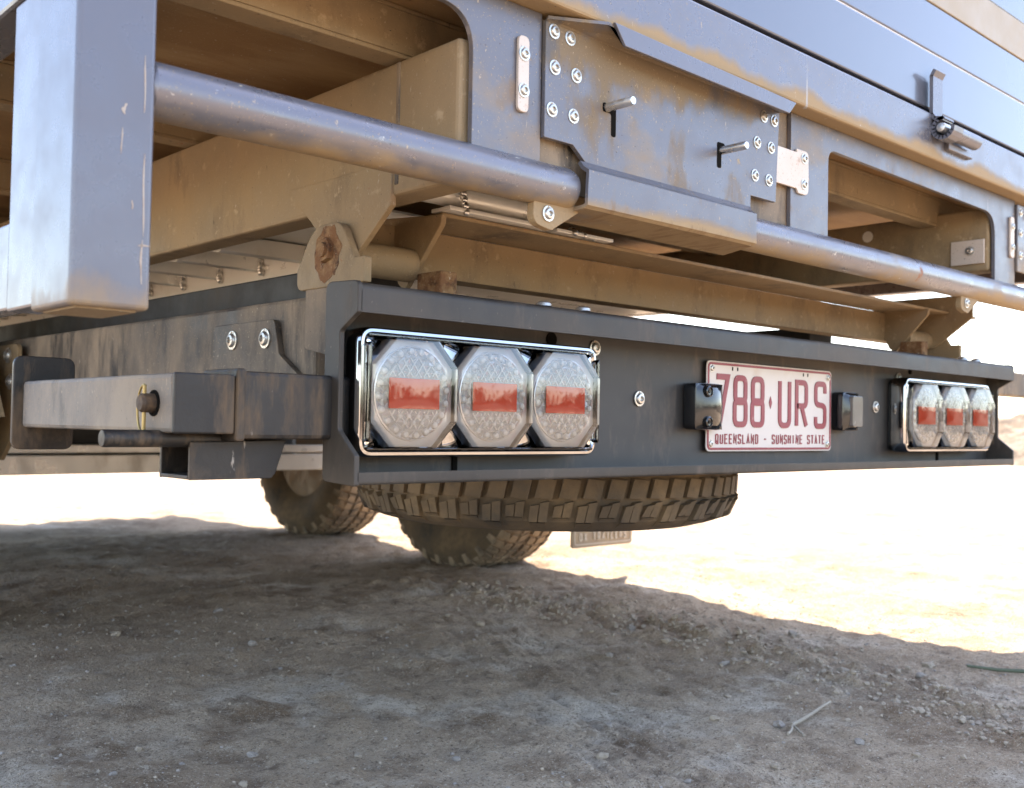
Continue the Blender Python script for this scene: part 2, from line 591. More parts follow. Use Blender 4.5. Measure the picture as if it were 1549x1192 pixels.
gx = axis_pts(.2, 3.2, .0115, 900)
gy = axis_pts(-.8, 3.2, .0125, 900)
X, Y = np.meshgrid(gx, gy, indexing='ij')
Z = height(X, Y)
nx, ny = X.shape
co = np.stack([X, Y, Z], -1).reshape(-1, 3)
ii, jj = np.meshgrid(np.arange(nx - 1), np.arange(ny - 1), indexing='ij')
a0 = (ii * ny + jj).ravel()
quads = np.stack([a0, a0 + ny, a0 + ny + 1, a0 + 1], -1)
me = bpy.data.meshes.new('ground')
me.vertices.add(len(co))
me.vertices.foreach_set('co', co.ravel())
me.loops.add(quads.size)
me.loops.foreach_set('vertex_index', quads.ravel())
me.polygons.add(len(quads))
me.polygons.foreach_set('loop_start', np.arange(0, quads.size, 4))
me.polygons.foreach_set('use_smooth', np.ones(len(quads), bool))
me.update(calc_edges=True)
me.materials.append(M['dirt_ground'])
ground = bpy.data.objects.new('ground', me)
COL.objects.link(ground)
tag(ground, 'pale compacted dirt ground with loose gravel', kind='structure')


# scrub on a rise added behind the camera to darken the horizon in the lenses
bmr = bmesh.new()
rows = []
for i in range(60):
    a = R(-150 + 150 * i / 59)
    row = []
    for j in range(8):
        u = j / 7
        d = 16 + 10 * u
        row.append(bmr.verts.new((d * math.cos(a), -1 + d * math.sin(a), -.05 + 1.1 * math.sin(PI * u) ** 1.2 * (.7 + .5 * mnoise.noise(Vector((a * 6, u * 2, 0)))))))
    rows.append(row)
for a, b in zip(rows, rows[1:]):
    for j in range(7):
        bmr.faces.new((a[j], a[j + 1], b[j + 1], b[j]))
tag(link('dirt_bank', bmr, 'bank', smooth=True, sharp=False), 'low scrubby rise added behind the camera', kind='structure')
bmr = bmesh.new()
rs = random.Random(5)
for i in range(170):
    a = R(rs.uniform(-148, -2))
    d = rs.uniform(17.5, 23)
    c0 = Vector((d * math.cos(a), -1 + d * math.sin(a), .55))
    hgt = rs.uniform(.4, 1.5)
    for k in range(34):
        c = c0 + Vector((rs.gauss(0, .5), rs.gauss(0, .5), abs(rs.gauss(0, .5)) * hgt))
        n1 = Vector((rs.gauss(0, 1), rs.gauss(0, 1), rs.gauss(0, 1))).normalized()
        n2 = n1.orthogonal().normalized()
        q = rs.uniform(.08, .2)
        bmr.faces.new([bmr.verts.new(c + n1 * q), bmr.verts.new(c + n2 * q * .7), bmr.verts.new(c - n1 * q), bmr.verts.new(c - n2 * q * .7)])
tag(link('scrub', bmr, 'dry_leaf'), 'far mass of dry olive scrub added along the rise behind the camera', 'scrub', kind='stuff')

# ------------------------------------------------------------------ the trailer
TR = bpy.data.objects.new('trailer', None)
COL.objects.link(TR)
TR.location = (1.625, 2.3, 0)
tag(TR, 'grey dusty steel tipping trailer with black rear bumper and clear tail lights', 'trailer')


def part(name, build, material, parent=TR, smooth=False):
    bm = bmesh.new()
    build(bm)
    return link(name, bm, material, parent, smooth)


# ---- bumper: face plate, folded top and bottom lips, C-shaped end plates
BX0, BX1 = .690, 2.556


def b_bumper(bm):
    # section (y, z) of the folded sheet, outer then inner skin
    t = .004
    outer = rnd([(.000, .629), (.000, .664), (.066, .668), (.066, .431), (.000, .428), (.000, .443)], [0, .010, .008, .008, .004, 0], 4, closed=False)
    inner = rnd([(t, .443), (t, .4325), (.062, .4355), (.062, .6635), (t, .6600), (t, .629)], [0, .002, .006, .006, .006, 0], 4, closed=False)
    prism(bm, outer + inner, 'x', BX0, BX1)


bumper = part('bumper', b_bumper, 'black_powder', smooth=True)
tag(bumper, 'black powder-coated rear bumper channel')
Cprof = rnd([(.0, .629), (.0, .666), (.068, .669), (.068, .430), (.0, .427), (.0, .4625), (.036, .492), (.036, .609)],
            [0, .010, .012, .010, .003, 0, .008, .006], 4)
for x0, x1 in ((BX0 - .005, BX0 + .002), (BX1 - .002, BX1 + .005)):
    part('end_plate', lambda bm: prism(bm, Cprof, 'x', x0, x1, .0012), 'black_powder', bumper)
for x, z in ((1.259, .546), (2.009, .552)):
    put(bolt_mesh, 'bolt', (x, .061, z), bumper, s=1.2)
for x, z in ((1.155, .619), (2.108, .615)):
    put(bolt_mesh, 'bolt', (x, .061, z), bumper, s=1.15)
for x, z, r in ((.973, .641, .0035), (1.063, .626, .010), (2.16, .632, .006)):
    part('drain_hole', lambda bm: cyl(bm, (x, .060, z), (x, .063, z), r, seg=14), 'recess_shade', bumper)
for x in (.885, 2.29):
    part('slot', lambda bm: box(bm, x - .004, x + .004, .0595, .063, .436, .458, 0), 'recess_shade', bumper)
for x in (1.02, 1.10, 2.36, 2.43):
    part('carriage_bolt', lambda bm: lathe(bm, [(.012, .668), (.011, .672), (.006, .675), (.0005, .676)], 'z', 14, (x, .035, 0)), 'bolt_steel', bumper, True)


# ---- tail lights
def tail_light(xc):
    zc = .5375
    hw, hh = .207, .078
    base = part('tail_light', lambda bm: prism(bm, rrect(xc - hw + .004, xc + hw - .004, zc - hh + .004, zc + hh - .004, .016), 'y', .0615, .040, .001), 'lamp_black')
    tag(base, 'triple round LED tail light behind clear octagonal lenses')

    def b_bezel(bm):
        n = 6
        loops = []
        for ins, y in ((.0, .052), (.0, .026), (.0025, .021), (.006, .0205), (.009, .024), (.010, .036)):
            pr = rrect(xc - hw + ins, xc + hw - ins, zc - hh + ins, zc + hh - ins, max(.004, .020 - ins), n)
            loops.append([bm.verts.new((u, y, v)) for u, v in pr])
        for a, b in zip(loops, loops[1:]):
            k = len(a)
            for i in range(k):
                bm.faces.new((a[i], a[(i + 1) % k], b[(i + 1) % k], b[i]))
    part('bezel', b_bezel, 'smoke_chrome', base, True)
    pw = .131
    # clear cover with an octagonal boss over each lamp
    oct_ = lambda cx_, s=1.0: [(cx_ + u * s, zc - .0005 + v * s) for u, v in ((-.033, -.066), (.033, -.066), (.064, -.033), (.064, .033), (.033, .066), (-.033, .066), (-.064, .033), (-.064, -.033))]
    for k in (-1, 0, 1):
        cx_ = xc + k * pw * 1.008

        def b_lens(bm):
            loops = []
            for s, y in ((1.03, .034), (1.012, .012), (1.0, .0062)) + tuple((q, .0042 - .0048 * (1 - q * q)) for q in (.985, .85, .7, .5, .3, .12)):
                base_ = oct_(cx_, s)
                ring = []
                for i in range(8):
                    a, b = base_[i], base_[(i + 1) % 8]
                    for t in (0, .34, .67):
                        ring.append(bm.verts.new((a[0] + (b[0] - a[0]) * t, y, a[1] + (b[1] - a[1]) * t)))
                loops.append(ring)
            for a, b in zip(loops, loops[1:]):
                n = len(a)
                for i in range(n):
                    bm.faces.new((a[i], a[(i + 1) % n], b[(i + 1) % n], b[i]))
            bm.faces.new(loops[-1])
        part('lens', b_lens, 'clear_lens', base, True)

        # chrome scalloped surround stepping down from the boss to the corners
        def b_sur(bm):
            n = 40
            rings = []
            for t, y in ((0, .030), (.35, .0365), (1, .039)):
                ring = []
                for i in range(n):
                    a = 2 * PI * i / n
                    ca, sa = math.cos(a), math.sin(a)
                    q = 1 / max(abs(ca) / .0645, abs(sa) / .0705)
                    rr_ = .0575 * (1 - t) + q * t
                    ring.append(bm.verts.new((cx_ + ca * rr_, y + .000 * k, zc + sa * rr_)))
                rings.append(ring)
            for a, b in zip(rings, rings[1:]):
                for i in range(n):
                    bm.faces.new((a[i], a[(i + 1) % n], b[(i + 1) % n], b[i]))
        part('surround', b_sur, 'smoke_chrome', base, True)

        part('octagon_pan', lambda bm: prism(bm, oct_(cx_, .985), 'y', .034, .0165, .0008), 'satin_silver', base)
        part('lamp_ring', lambda bm: lathe(bm, [(.0585, .0166), (.0582, .0140), (.0570, .0135), (.0560, .0145), (.0558, .0166)], 'y', 36, (cx_, 0, zc), close=True), 'satin_silver', base, True)
        rf = part('reflector', lambda bm: lathe(bm, [(.056, .016), (.046, .013), (.044, .0135), (.0005, .0135)], 'y', 36, (cx_, 0, zc)), 'reflector', base)
        part('red_reflector', lambda bm: box(bm, cx_ - .0385, cx_ + .0385, .0095, .0115, zc - .019, zc + .018, .0006, 1), 'red_reflector', base)
        def b_lat(bm, half):
            for sg in (-1, 1):
                d = Vector((math.cos(sg * R(54)), math.sin(sg * R(54))))
                nn = Vector((-d.y, d.x))
                for k in range(-5, 6):
                    p0 = nn * (k * .0105)
                    if p0.length > .042:
                        continue
                    L = math.sqrt(.0435 ** 2 - p0.length ** 2)
                    # pieces above and below the red block
                    t, run = -L, None
                    while t <= L + .0005:
                        p = p0 + d * t
                        ok = p.y > .0205 if half > 0 else p.y < -.0215
                        if ok and run is None:
                            run = t
                        if (not ok or t + .001 > L) and run is not None:
                            a, b = p0 + d * run, p0 + d * t
                            if (b - a).length > .003:
                                y_ = .0122 - .0004 * (sg > 0)
                                w2 = nn * .00075
                                prism(bm, [(cx_ + a.x + w2.x, zc + a.y + w2.y), (cx_ + b.x + w2.x, zc + b.y + w2.y), (cx_ + b.x - w2.x, zc + b.y - w2.y), (cx_ + a.x - w2.x, zc + a.y - w2.y)], 'y', .0138, y_)
                            run = None
                        t += .001
        for half in (1, -1):
            part('optic_lattice', lambda bm: b_lat(bm, half), 'led_white', base)
        for q in range(20):
            a = 2 * PI * q / 20 + .1
            put(led_mesh, 'led', (cx_ + .0512 * math.cos(a), .0145, zc + .0512 * math.sin(a)), base)
        for q, (u, v) in enumerate(((-.02, -.028), (-.007, -.028), (.007, -.028), (.02, -.028), (-.013, -.036), (0, -.036), (.013, -.036))):
            put(led_mesh, 'led', (cx_ + u, .0128, zc + v), base, s=.7)
    # flat clear sheet joining the bosses, resting in the bezel
    def b_sheet(bm):
        pr = rrect(xc - hw + .009, xc + hw - .009, zc - hh + .009, zc + hh - .009, .012)
        bm.faces.new([bm.verts.new((u, .0255, v)) for u, v in pr])
    for s in (-1, 1):
        z0 = zc + s * .0665
        part('cover_edge', lambda bm: box(bm, xc - hw + .011, xc + hw - .011, .017, .0235, min(z0, z0 + s * .0035), max(z0, z0 + s * .0035), .0012), 'clear_lens', base)
    for sx in (-1, 1):
        x0 = xc + sx * .1985
        part('cover_edge', lambda bm: prism(bm, [(x0 - .0025, zc - .055), (x0 + .0025, zc - .060), (x0 + .0025, zc + .060), (x0 - .0025, zc + .055)], 'y', .0235, .010, .001), 'clear_lens', base)
        xw = xc + sx * .1915
        part('chrome_wing', lambda bm: prism(bm, rnd([(xw - sx * .0045, zc - .060), (xw + sx * .0045, zc - .066), (xw + sx * .006, zc), (xw + sx * .0045, zc + .066), (xw - sx * .0045, zc + .060), (xw - sx * .0015, zc)], .02, 4), 'y', .038, .022, .0015), 'chrome', base, True)
    return base


led_mesh = shared('led', lambda bm: lathe(bm, [(.0052, .001), (.0050, -.001), (.0036, -.0032), (.0014, -.0042), (.0002, -.0043)], seg=12), 'led_white')
tail_light(.910)
tail_light(2.266)

# ---- number plate with raised characters
PX0, PX1, PZ0, PZ1 = 1.424, 1.822, .463, .616
plate = part('number_plate', lambda bm: prism(bm, rrect(PX0, PX1, PZ0, PZ1, .010), 'y', .0555, .0535, .0006), 'plate_white')
tag(plate, 'white number plate with maroon characters')
GL = {
    '7': [(0, [(0, 1), (1, 1), (.30, 0)], 0)],
    '8': [(1, [(0, 0), (1, 0), (1, .52), (0, .52)], .34), (1, [(.04, .48), (.96, .48), (.96, 1), (.04, 1)], .34)],
    'U': [(0, [(0, 1), (0, 0), (1, 0), (1, 1)], .40)],
    'R': [(0, [(0, 0), (0, 1), (1, 1), (1, .46), (0, .46)], [0, 0, .34, .34, 0]), (0, [(.5, .46), (1, 0)], 0)],
    'S': [(0, [(1, .78), (1, 1), (0, 1), (0, .52), (1, .48), (1, 0), (0, 0), (0, .22)], .34)],
    'Q': [(1, [(0, 0), (1, 0), (1, 1), (0, 1)], .4), (0, [(.55, .3), (1.05, -.08)], 0)],
    'O': [(1, [(0, 0), (1, 0), (1, 1), (0, 1)], .4)],
    'E': [(0, [(1, 1), (0, 1), (0, 0), (1, 0)], 0), (0, [(0, .5), (.8, .5)], 0)],
    'N': [(0, [(0, 0), (0, 1), (1, 0), (1, 1)], 0)],
    'L': [(0, [(0, 1), (0, 0), (1, 0)], 0)],
    'A': [(0, [(0, 0), (.5, 1), (1, 0)], 0), (0, [(.2, .33), (.8, .33)], 0)],
    'D': [(1, [(0, 0), (1, 0), (1, 1), (0, 1)], [.01, .4, .4, .01])],
    'H': [(0, [(0, 0), (0, 1)], 0), (0, [(1, 0), (1, 1)], 0), (0, [(0, .5), (1, .5)], 0)],
    'I': [(0, [(.5, 0), (.5, 1)], 0)],
    'T': [(0, [(0, 1), (1, 1)], 0), (0, [(.5, 1), (.5, 0)], 0)],
    'X': [(0, [(0, 0), (1, 1)], 0), (0, [(0, 1), (1, 0)], 0)],
    '-': [(0, [(.1, .5), (.9, .5)], 0)],
}


def ribbon(bm, pts, w_, closed, y0, y1):
    P = [Vector(p) for p in pts]
    if closed:
        Q = [P[i] for i in range(len(P)) if (P[i] - P[i - 1]).length > 1e-6]
    else:
        Q = [P[0]] + [P[i] for i in range(1, len(P)) if (P[i] - P[i - 1]).length > 1e-6]
    n = len(Q)
    L, Rr = [], []
    for i in range(n):
        a = Q[i - 1] if (closed or i > 0) else None
        b = Q[(i + 1) % n] if (closed or i < n - 1) else None
        d1 = (Q[i] - a).normalized() if a is not None else None
        d2 = (b - Q[i]).normalized() if b is not None else None
        if d1 is None:
            d1 = d2
        if d2 is None:
            d2 = d1
        n1, n2 = Vector((-d1.y, d1.x)), Vector((-d2.y, d2.x))
        nn = (n1 + n2)
        nn = nn.normalized() if nn.length > 1e-4 else n1
        k = min(1.8, 1 / max(.3, nn.dot(n1)))
        L.append(Q[i] + nn * w_ / 2 * k)
        Rr.append(Q[i] - nn * w_ / 2 * k)
    f = lambda S, y: [bm.verts.new((p.x, y, p.y)) for p in S]
    L0, R0, L1, R1 = f(L, y0), f(Rr, y0), f(L, y1), f(Rr, y1)
    rngs = range(n) if closed else range(n - 1)
    for i in rngs:
        j = (i + 1) % n
        for q in ((L0[i], L0[j], R0[j], R0[i]), (L1[i], R1[i], R1[j], L1[j]), (L0[i], L1[i], L1[j], L0[j]), (R0[i], R0[j], R1[j], R1[i])):
            bm.faces.new(q)
    if not closed:
        bm.faces.new((L0[0], R0[0], R1[0], L1[0]))
        bm.faces.new((L0[-1], L1[-1], R1[-1], R0[-1]))


def glyph(bm, ch, x, z, wd, ht, sw, y0, y1):
    for k, (closed, pts, r) in enumerate(GL[ch]):
        iw, ih = wd - sw, ht - sw
        q = [(x + sw / 2 + u * iw, z + sw / 2 + v * ih) for u, v in pts]
        rr = [e * iw for e in r] if isinstance(r, list) else r * iw
        q = rnd(q, rr, 5, bool(closed)) if (r if not isinstance(r, list) else True) else q
        ribbon(bm, q, sw, bool(closed), y0, y1 - .0002 * k)


for ch, x, wd in (('7', 1.446, .042), ('8', 1.4985, .043), ('8', 1.551, .043), ('U', 1.638, .042), ('R', 1.694, .043), ('S', 1.760, .043)):
    part('character', lambda bm: glyph(bm, ch, x, .5045, wd, .0905, .0102, .0537, .0520), 'plate_maroon', plate)
part('diamond', lambda bm: prism(bm, [(1.613, .539), (1.6175, .550), (1.613, .561), (1.6085, .550)], 'y', .0537, .0522), 'plate_maroon', plate)


def letters(name, text, x0, x1, z0, ht, sw, y0, y1, material, parent):
    pitch = (x1 - x0) / len(text)
    for i, ch in enumerate(text):
        if ch != ' ':
            part(name, lambda bm: glyph(bm, ch, x0 + i * pitch, z0, pitch * .68, ht, sw, y0, y1), material, parent)


letters('letter', 'QUEENSLAND - SUNSHINE STATE', 1.449, 1.802, .4755, .0175, .0024, .0537, .0524, 'plate_maroon', plate)
part('border', lambda bm: ribbon(bm, rrect(PX0 + .0045, PX1 - .0045, PZ0 + .0045, PZ1 - .0045, .008), .004, True, .0537, .0526), 'plate_maroon', plate)
for x, z in ((1.438, .603), (1.810, .603), (1.436, .476), (1.808, .476)):
    put(bolt_mesh, 'screw', (x, .0537, z), plate, s=.72)
for x in (1.497, 1.512, 1.722, 1.737):
    part('plate_slot', lambda bm: prism(bm, rrect(x - .0016, x + .0016, .6015, .608, .0014, 3), 'y', .0537, .0530), 'recess_shade', plate)


# ---- plate lamps either side
def plate_lamp(x0, x1, z0, z1, sgn):
    h = part('plate_lamp', lambda bm: prism(bm, rrect(x0, x1, z0, z1, .010, 6), 'y', .0615, .036, .003), 'gloss_black', smooth=True)
    tag(h, 'black plastic number plate lamp')
    # curved dark face over the front, bulging towards the rear
    def b_face(bm):
        n, k_ = 12, 8
        rows = []
        for i in range(n + 1):
            v = i / n
            z = z0 + .001 + (z1 - z0 - .002) * v
            row = []
            for j in range(k_ + 1):
                u = j / k_
                bul = math.sin(PI * u) ** .6 * math.sin(PI * v) ** .35
                row.append(bm.verts.new((x0 + .001 + (x1 - x0 - .002) * u, .037 - .014 * bul, z)))
            rows.append(row)
        for a, b in zip(rows, rows[1:]):
            for j in range(k_):
                bm.faces.new((a[j], a[j + 1], b[j + 1], b[j]))
    part('lamp_face', b_face, 'gloss_black', h, True)
    return h


pl = plate_lamp(1.371, 1.446, .499, .576, 1)
for z in (.562, .512):
    def b_scr(bm):
        lathe(bm, [(.0095, .006), (.0093, -.003), (.0070, -.0042), (.0064, -.0022), (.0030, -.0020), (.0026, -.0035), (.0004, -.0035)], 'y', 18, (1.392, .026, z))
    part('screw_boss', b_scr, 'gloss_black', pl, True)
pr_ = plate_lamp(1.836, 1.894, .502, .577, -1)
part('lamp_window', lambda bm: prism(bm, rrect(1.848, 1.886, .510, .569, .005), 'y', .030, .0215, .001), 'smoked', pr_)

# ---- hanging plates, chassis rail, stabiliser leg, second receiver
rail = part('chassis_rail', lambda bm: box(bm, .80, .86, .27, 4.4, .525, .681, .006), 'chassis_paint')
part('chassis_rail', lambda bm: box(bm, 2.27, 2.33, .27, 4.4, .525, .681, .006), 'chassis_paint')
gus = part('gusset_plate', lambda bm: prism(bm, rnd([(.56, .60), (.56, .652), (.37, .652), (.355, .60), (.30, .568), (.30, .54), (.56, .54)], [0, .01, .01, .01, 0, 0, 0]), 'x', .790, .7995, .001), 'chassis_paint', rail)
for y, z in ((.494, .626), (.393, .624)):
    put(bolt_mesh, 'bolt', (.7895, y, z), rail, rot=(0, 0, -PI / 2), s=1.5)
rec = part('receiver_tube', lambda bm: box(bm, .561, .80, .050, .128, .480, .556, .005), 'worn_black')
part('collar', lambda bm: box(bm, .5605, .572, .0475, .1305, .4775, .5585, .003), 'worn_black', rec)
leg = part('stabiliser_leg', lambda bm: box(bm, .490, .5600, .056, .530, .486, .5505, .005), 'leg_grey')
tag(leg, 'stabiliser leg folded forward beside the chassis')
part('leg_end', lambda bm: box(bm, .4895, .5595, .050, .057, .4855, .551, .002), 'worn_black', leg)
part('foot_plate', lambda bm: prism(bm, rrect(.478, .562, .455, .586, .014), 'y', .531, .539, .0015), 'worn_black', leg)
part('locking_pin', lambda bm: lathe(bm, [(.0105, .500), (.0105, .477), (.0085, .474), (.0004, .473)], 'x', 20, (0, .103, .518)), 'pin_rust', leg, True)
part('pin_hole', lambda bm: lathe(bm, [(.0145, .4908), (.0145, .4885), (.0110, .4882), (.0108, .492)], 'x', 20, (0, .101, .518), close=True), 'recess_shade', leg)


def b_clip(bm):
    box(bm, .4775, .4815, .1010, .1045, .486, .538, .0012)
    n = 14
    for k in range(n):
        a, b = PI * k / n, PI * (k + 1) / n
        p = lambda t: (.4795, .104 + .016 * math.sin(t), .5115 + .0265 * math.cos(t))
        cyl(bm, p(a), p(b), .0013, seg=8)


part('linch_pin', b_clip, 'gold_clip', leg)


def b_rec2(bm):
    t = .005
    x0, x1, y0, y1, z0, z1 = .492, .640, .080, .150, .435, .480
    box(bm, x0 + .03, x1, y0, y0 + t, z0, z1, .001)
    box(bm, x0, x0 + t, y0, y1, z0, z1, .001) if False else None
    box(bm, x0 + .03, x1, y1 - t, y1, z0, z1, .001)
    box(bm, x0 + .03, x1, y0 + t, y1 - t, z0, z0 + t, .001)
    box(bm, x0 + .03, x1, y0 + t, y1 - t, z1 - t, z1, .001)


rec2 = part('lower_receiver', lambda bm: (prism(bm, [(.522, .476), (.522, .434), (.622, .434), (.628, .439), (.642, .479)], 'y', .078, .083, .001),
                                          prism(bm, [(.522, .476), (.522, .434), (.622, .434), (.628, .439), (.642, .479)], 'y', .150, .155, .001),
                                          box(bm, .5215, .628, .083, .150, .4345, .439, .001),
                                          box(bm, .5215, .640, .083, .150, .474, .479, .001)), 'worn_black')
part('handle_rod', lambda bm: lathe(bm, [(.0002, .4285), (.0085, .429), (.0095, .431), (.0095, .56)], 'x', 18, (0, .09, .4795)), 'worn_black', rec2, True)

# bracket plates of the suspension further forward
hg = part('suspension_hanger', lambda bm: (prism(bm, rnd([(1.46, .47), (1.46, .665), (1.80, .665), (1.80, .47), (1.70, .40), (1.56, .40)], .02), 'x', .775, .785, .001),
                                           box(bm, .70, .775, 1.66, 1.74, .43, .62, .004)), 'dusty_steel')
for y, z in ((1.52, .64), (1.50, .58)):
    put(bolt_mesh, 'bolt', (.7745, y, z), hg, rot=(0, 0, -PI / 2), s=1.8)
part('axle_guard', lambda bm: (box(bm, .86, 2.42, 2.50, 2.53, .316, .378, .004), box(bm, .86, 2.42, 2.505, 2.55, .384, .412, .004)), 'alu')

# ---- hinge brackets under the tray, left and right
def hinge(xo, s):
    """xo outer gusset plane, s = +1 when the inner gusset lies at larger x"""
    X = lambda a, b: (min(xo + s * a, xo + s * b), max(xo + s * a, xo + s * b))
    hb = part('hinge_bracket', lambda bm: prism(bm, rnd([(.31, .83), (.245, .777), (.165, .700), (.135, .719), (.060, .775), (.060, .83)], [0, 0, .02, .006, 0, 0]), 'x', *X(0, .009), .0012), 'dusty_steel')
    tag(hb, 'dust-coated hinge bracket of the tipping tray')
    part('gusset', lambda bm: prism(bm, rnd([(.250, .80), (.205, .70), (.190, .690), (.110, .775), (.108, .788)], [0, .01, .01, .012, 0]), 'x', *X(.122, .131), .0012), 'dusty_steel', hb)
    part('pivot_tube', lambda bm: cyl(bm, (xo + s * .009, .178, .724), (xo + s * .122, .178, .724), .0235, seg=26), 'dusty_steel', hb, True)
    part('pivot_ear', lambda bm: prism(bm, rnd([(.255, .680), (.255, .708), (.215, .765), (.150, .765), (.118, .713), (.094, .713), (.094, .680)], [.018, .012, .05, .03, .006, .003, 0]), 'x', *X(-.014, -.002), .0015), 'dusty_steel', hb)
    rp = [(.180 + .031 * (1 + .22 * mnoise.noise(Vector((3 * math.cos(a), 3 * math.sin(a), xo)))) * math.cos(a), .725 + .036 * (1 + .22 * mnoise.noise(Vector((3 * math.cos(a), 3 * math.sin(a), xo)))) * math.sin(a)) for a in [2 * PI * i / 40 for i in range(40)]]
    part('rust_stain', lambda bm: prism(bm, rp, 'x', *X(-.0145, -.0135)), 'rust', hb)
    part('pivot_bolt', lambda bm: (cyl(bm, (xo - s * .0215, .180, .729), (xo - s * .013, .180, .729), .0165, .0175, seg=6), cyl(bm, (xo - s * .0255, .180, .729), (xo - s * .02, .180, .729), .010, seg=16)), 'rust', hb)
    part('stop_plate', lambda bm: prism(bm, rnd([(.235, .684), (.235, .600), (.180, .590), (.150, .60), (.150, .684)], [0, .008, .004, 0, 0]), 'x', *X(-.012, -.003), .001), 'chassis_paint', hb)
    part('base_block', lambda bm: box(bm, *X(.125, .155), .112, .165, .660, .712, .002), 'rust', hb)
    return hb


hinge(.7715, 1)
hinge(2.475, -1)

# cross beam between the hinges: web plus flange reaching back under the tray
xb = part('cross_beam', lambda bm: (box(bm, .784, 2.62, .216, .222, .719, .786, .0015), box(bm, .90, 2.62, .115, .222, .787, .793, .0015),
                                    box(bm, .91, 2.60, .223, .262, .720, .726, .001)), 'dusty_steel')
for x0 in (.885, 2.15):  # dark rails added to paint the shade of the gap above the chassis
    part('gap_shade_rail', lambda bm: box(bm, x0, x0 + .1, .30, 4.4, .684, .741, .003), 'shade_dark')

# ---- aluminium under-floor: side plate and ribs with weld beads
alu = part('floor_side_plate', lambda bm: box(bm, 1.0, 1.008, .30, 4.2, .742, .818, .001), 'alu')
bead_mesh = None


def b_bead(bm):
    for k in range(7):
        t = bmesh.new()
        bmesh.ops.create_uvsphere(t, u_segments=8, v_segments=6, radius=.0052)
        merge(bm, t, Matrix.Translation((0, .0015 * (k % 2) + .006 * k / 7, .0045 * k)))


bead_mesh = shared('weld_bead', b_bead, 'weld')
for i in range(12):
    y = .62 + .165 * i
    rb = part('floor_rib', lambda bm: prism(bm, [(y, .788), (y + .012, .786), (y + .05, .792), (y + .052, .816), (y - .004, .816)], 'x', .83, .999, .001), 'alu')
    if i < 5:
        put(bead_mesh, 'weld_bead', (.9955, y - .006, .784), rb, s=1.35)
part('floor_sheet', lambda bm: box(bm, .83, 2.24, .27, 4.4, .8185, .8225, 0), 'alu')
# welded tube over the cross beam
tb = part('floor_tube', lambda bm: (cyl(bm, (.832, .128, .8225), (1.085, .128, .8225), .0165, seg=24), box(bm, .90, 1.10, .098, .140, .7945, .8005, .001)), 'alu', smooth=True)
for k, (x, y, z) in enumerate(((1.088, .112, .802), (.93, .099, .795), (1.15, .100, .797), (1.175, .105, .797), (1.20, .11, .797))):
    put(bead_mesh, 'weld_bead', (x, y, z), tb, rot=(0, 1.2 if k > 1 else 0, .4 * k))
part('pad_plate', lambda bm: box(bm, 1.112, 1.24, .102, .20, .7945, .8000, .001), 'alu')

# ---- tray frame (rear overhang)
PLY = -.080
# longitudinal beams
lb = part('longitudinal_beam', lambda bm: box(bm, .775, .825, -.066, 4.3, .787, .957, .005), 'dusty_steel')
part('weld_seam', lambda bm: box(bm, .7735, .776, .049, .056, .80, .955, .002), 'chassis_paint', lb)
rbm = part('longitudinal_beam', lambda bm: box(bm, 2.25, 2.30, -.068, 4.3, .85, .985, .005), 'dusty_steel')
part('anchor_tab', lambda bm: box(bm, 2.2445, 2.2495, -.060, .012, .866, .918, .001), 'strap_tan', rbm)
put(bolt_mesh, 'bolt', (2.2442, -.030, .895), rbm, rot=(0, 0, -PI / 2))
part('hole_bright_spot', lambda bm: cyl(bm, (2.2495, .21, .955), (2.2485, .21, .955), .013, seg=20), 'alu', rbm)  # pale disc, the bright light in the hole is its colour
for k, y in enumerate((.046, .62, 1.25, 1.9, 2.6, 3.3)):
    part('cross_member', lambda bm: (box(bm, .34, 2.9, y, y + .040, .9585, .964, .001), box(bm, .34, 2.9, y, y + .006, .9645, 1.018, .001), box(bm, .34, 2.9, y, y + .040, 1.0185, 1.024, .001)), 'dusty_steel')
part('tray_floor', lambda bm: box(bm, .34, 2.9, .00, 4.5, 1.025, 1.045, 0), 'plywood')


# rear frame plates, opening outlines cut with rounded corners
def b_plateL(bm):
    o = [(.395, 1.014), (.395, .986), (.72, .986)] + rnd([(.60, .986), (.784, .986), (.784, .82)], .05, 8, False)[1:-1] + [(.784, .815), (.896, .815), (.896, 1.014)]
    prism(bm, o, 'y', PLY, PLY + .008, .0008)


rearL = part('rear_plate', b_plateL, 'frame_steel')


def b_plateR(bm):
    o = [(1.461, 1.014), (1.461, .815), (1.576, .815)] + rnd([(1.576, .82), (1.576, .976), (1.9, .976)], .022, 6, False)[1:-1] + \
        rnd([(1.9, .976), (2.252, .969), (2.252, .82)], .05, 8, False)[1:-1] + [(2.252, .815), (2.356, .815), (2.356, 1.014)]
    prism(bm, o, 'y', PLY, PLY + .008, .0008)


rearR = part('rear_plate', b_plateR, 'frame_steel')
part('rear_plate', lambda bm: box(bm, 2.52, 2.92, PLY, PLY + .008, .815, 1.014, .001), 'frame_steel')

# tubes with closed ends
for x0, x1 in ((.392, .958), (1.335, 2.852)):
    def b_tube(bm):
        lathe(bm, [(.0002, x0 + .001), (.022, x0), (.0266, x0 + .006), (.0266, x1 - .010), (.0245, x1 - .003), (.018, x1), (.0002, x1 + .001)], 'x', 40, (0, -.070, .804))
    part('frame_tube', b_tube, 'tube_steel', smooth=True)
for x in (.925, 2.13):
    lg = part('lug', lambda bm: prism(bm, rnd([(x - .035, .785), (x + .04, .785), (x + .045, .776), (x - .005, .746), (x - .038, .752)], [0, 0, .004, .012, .016]), 'y', -.078, -.066, .001), 'dusty_steel')
    put(bolt_mesh, 'bolt', (x - .012, -.0785, .766), lg)

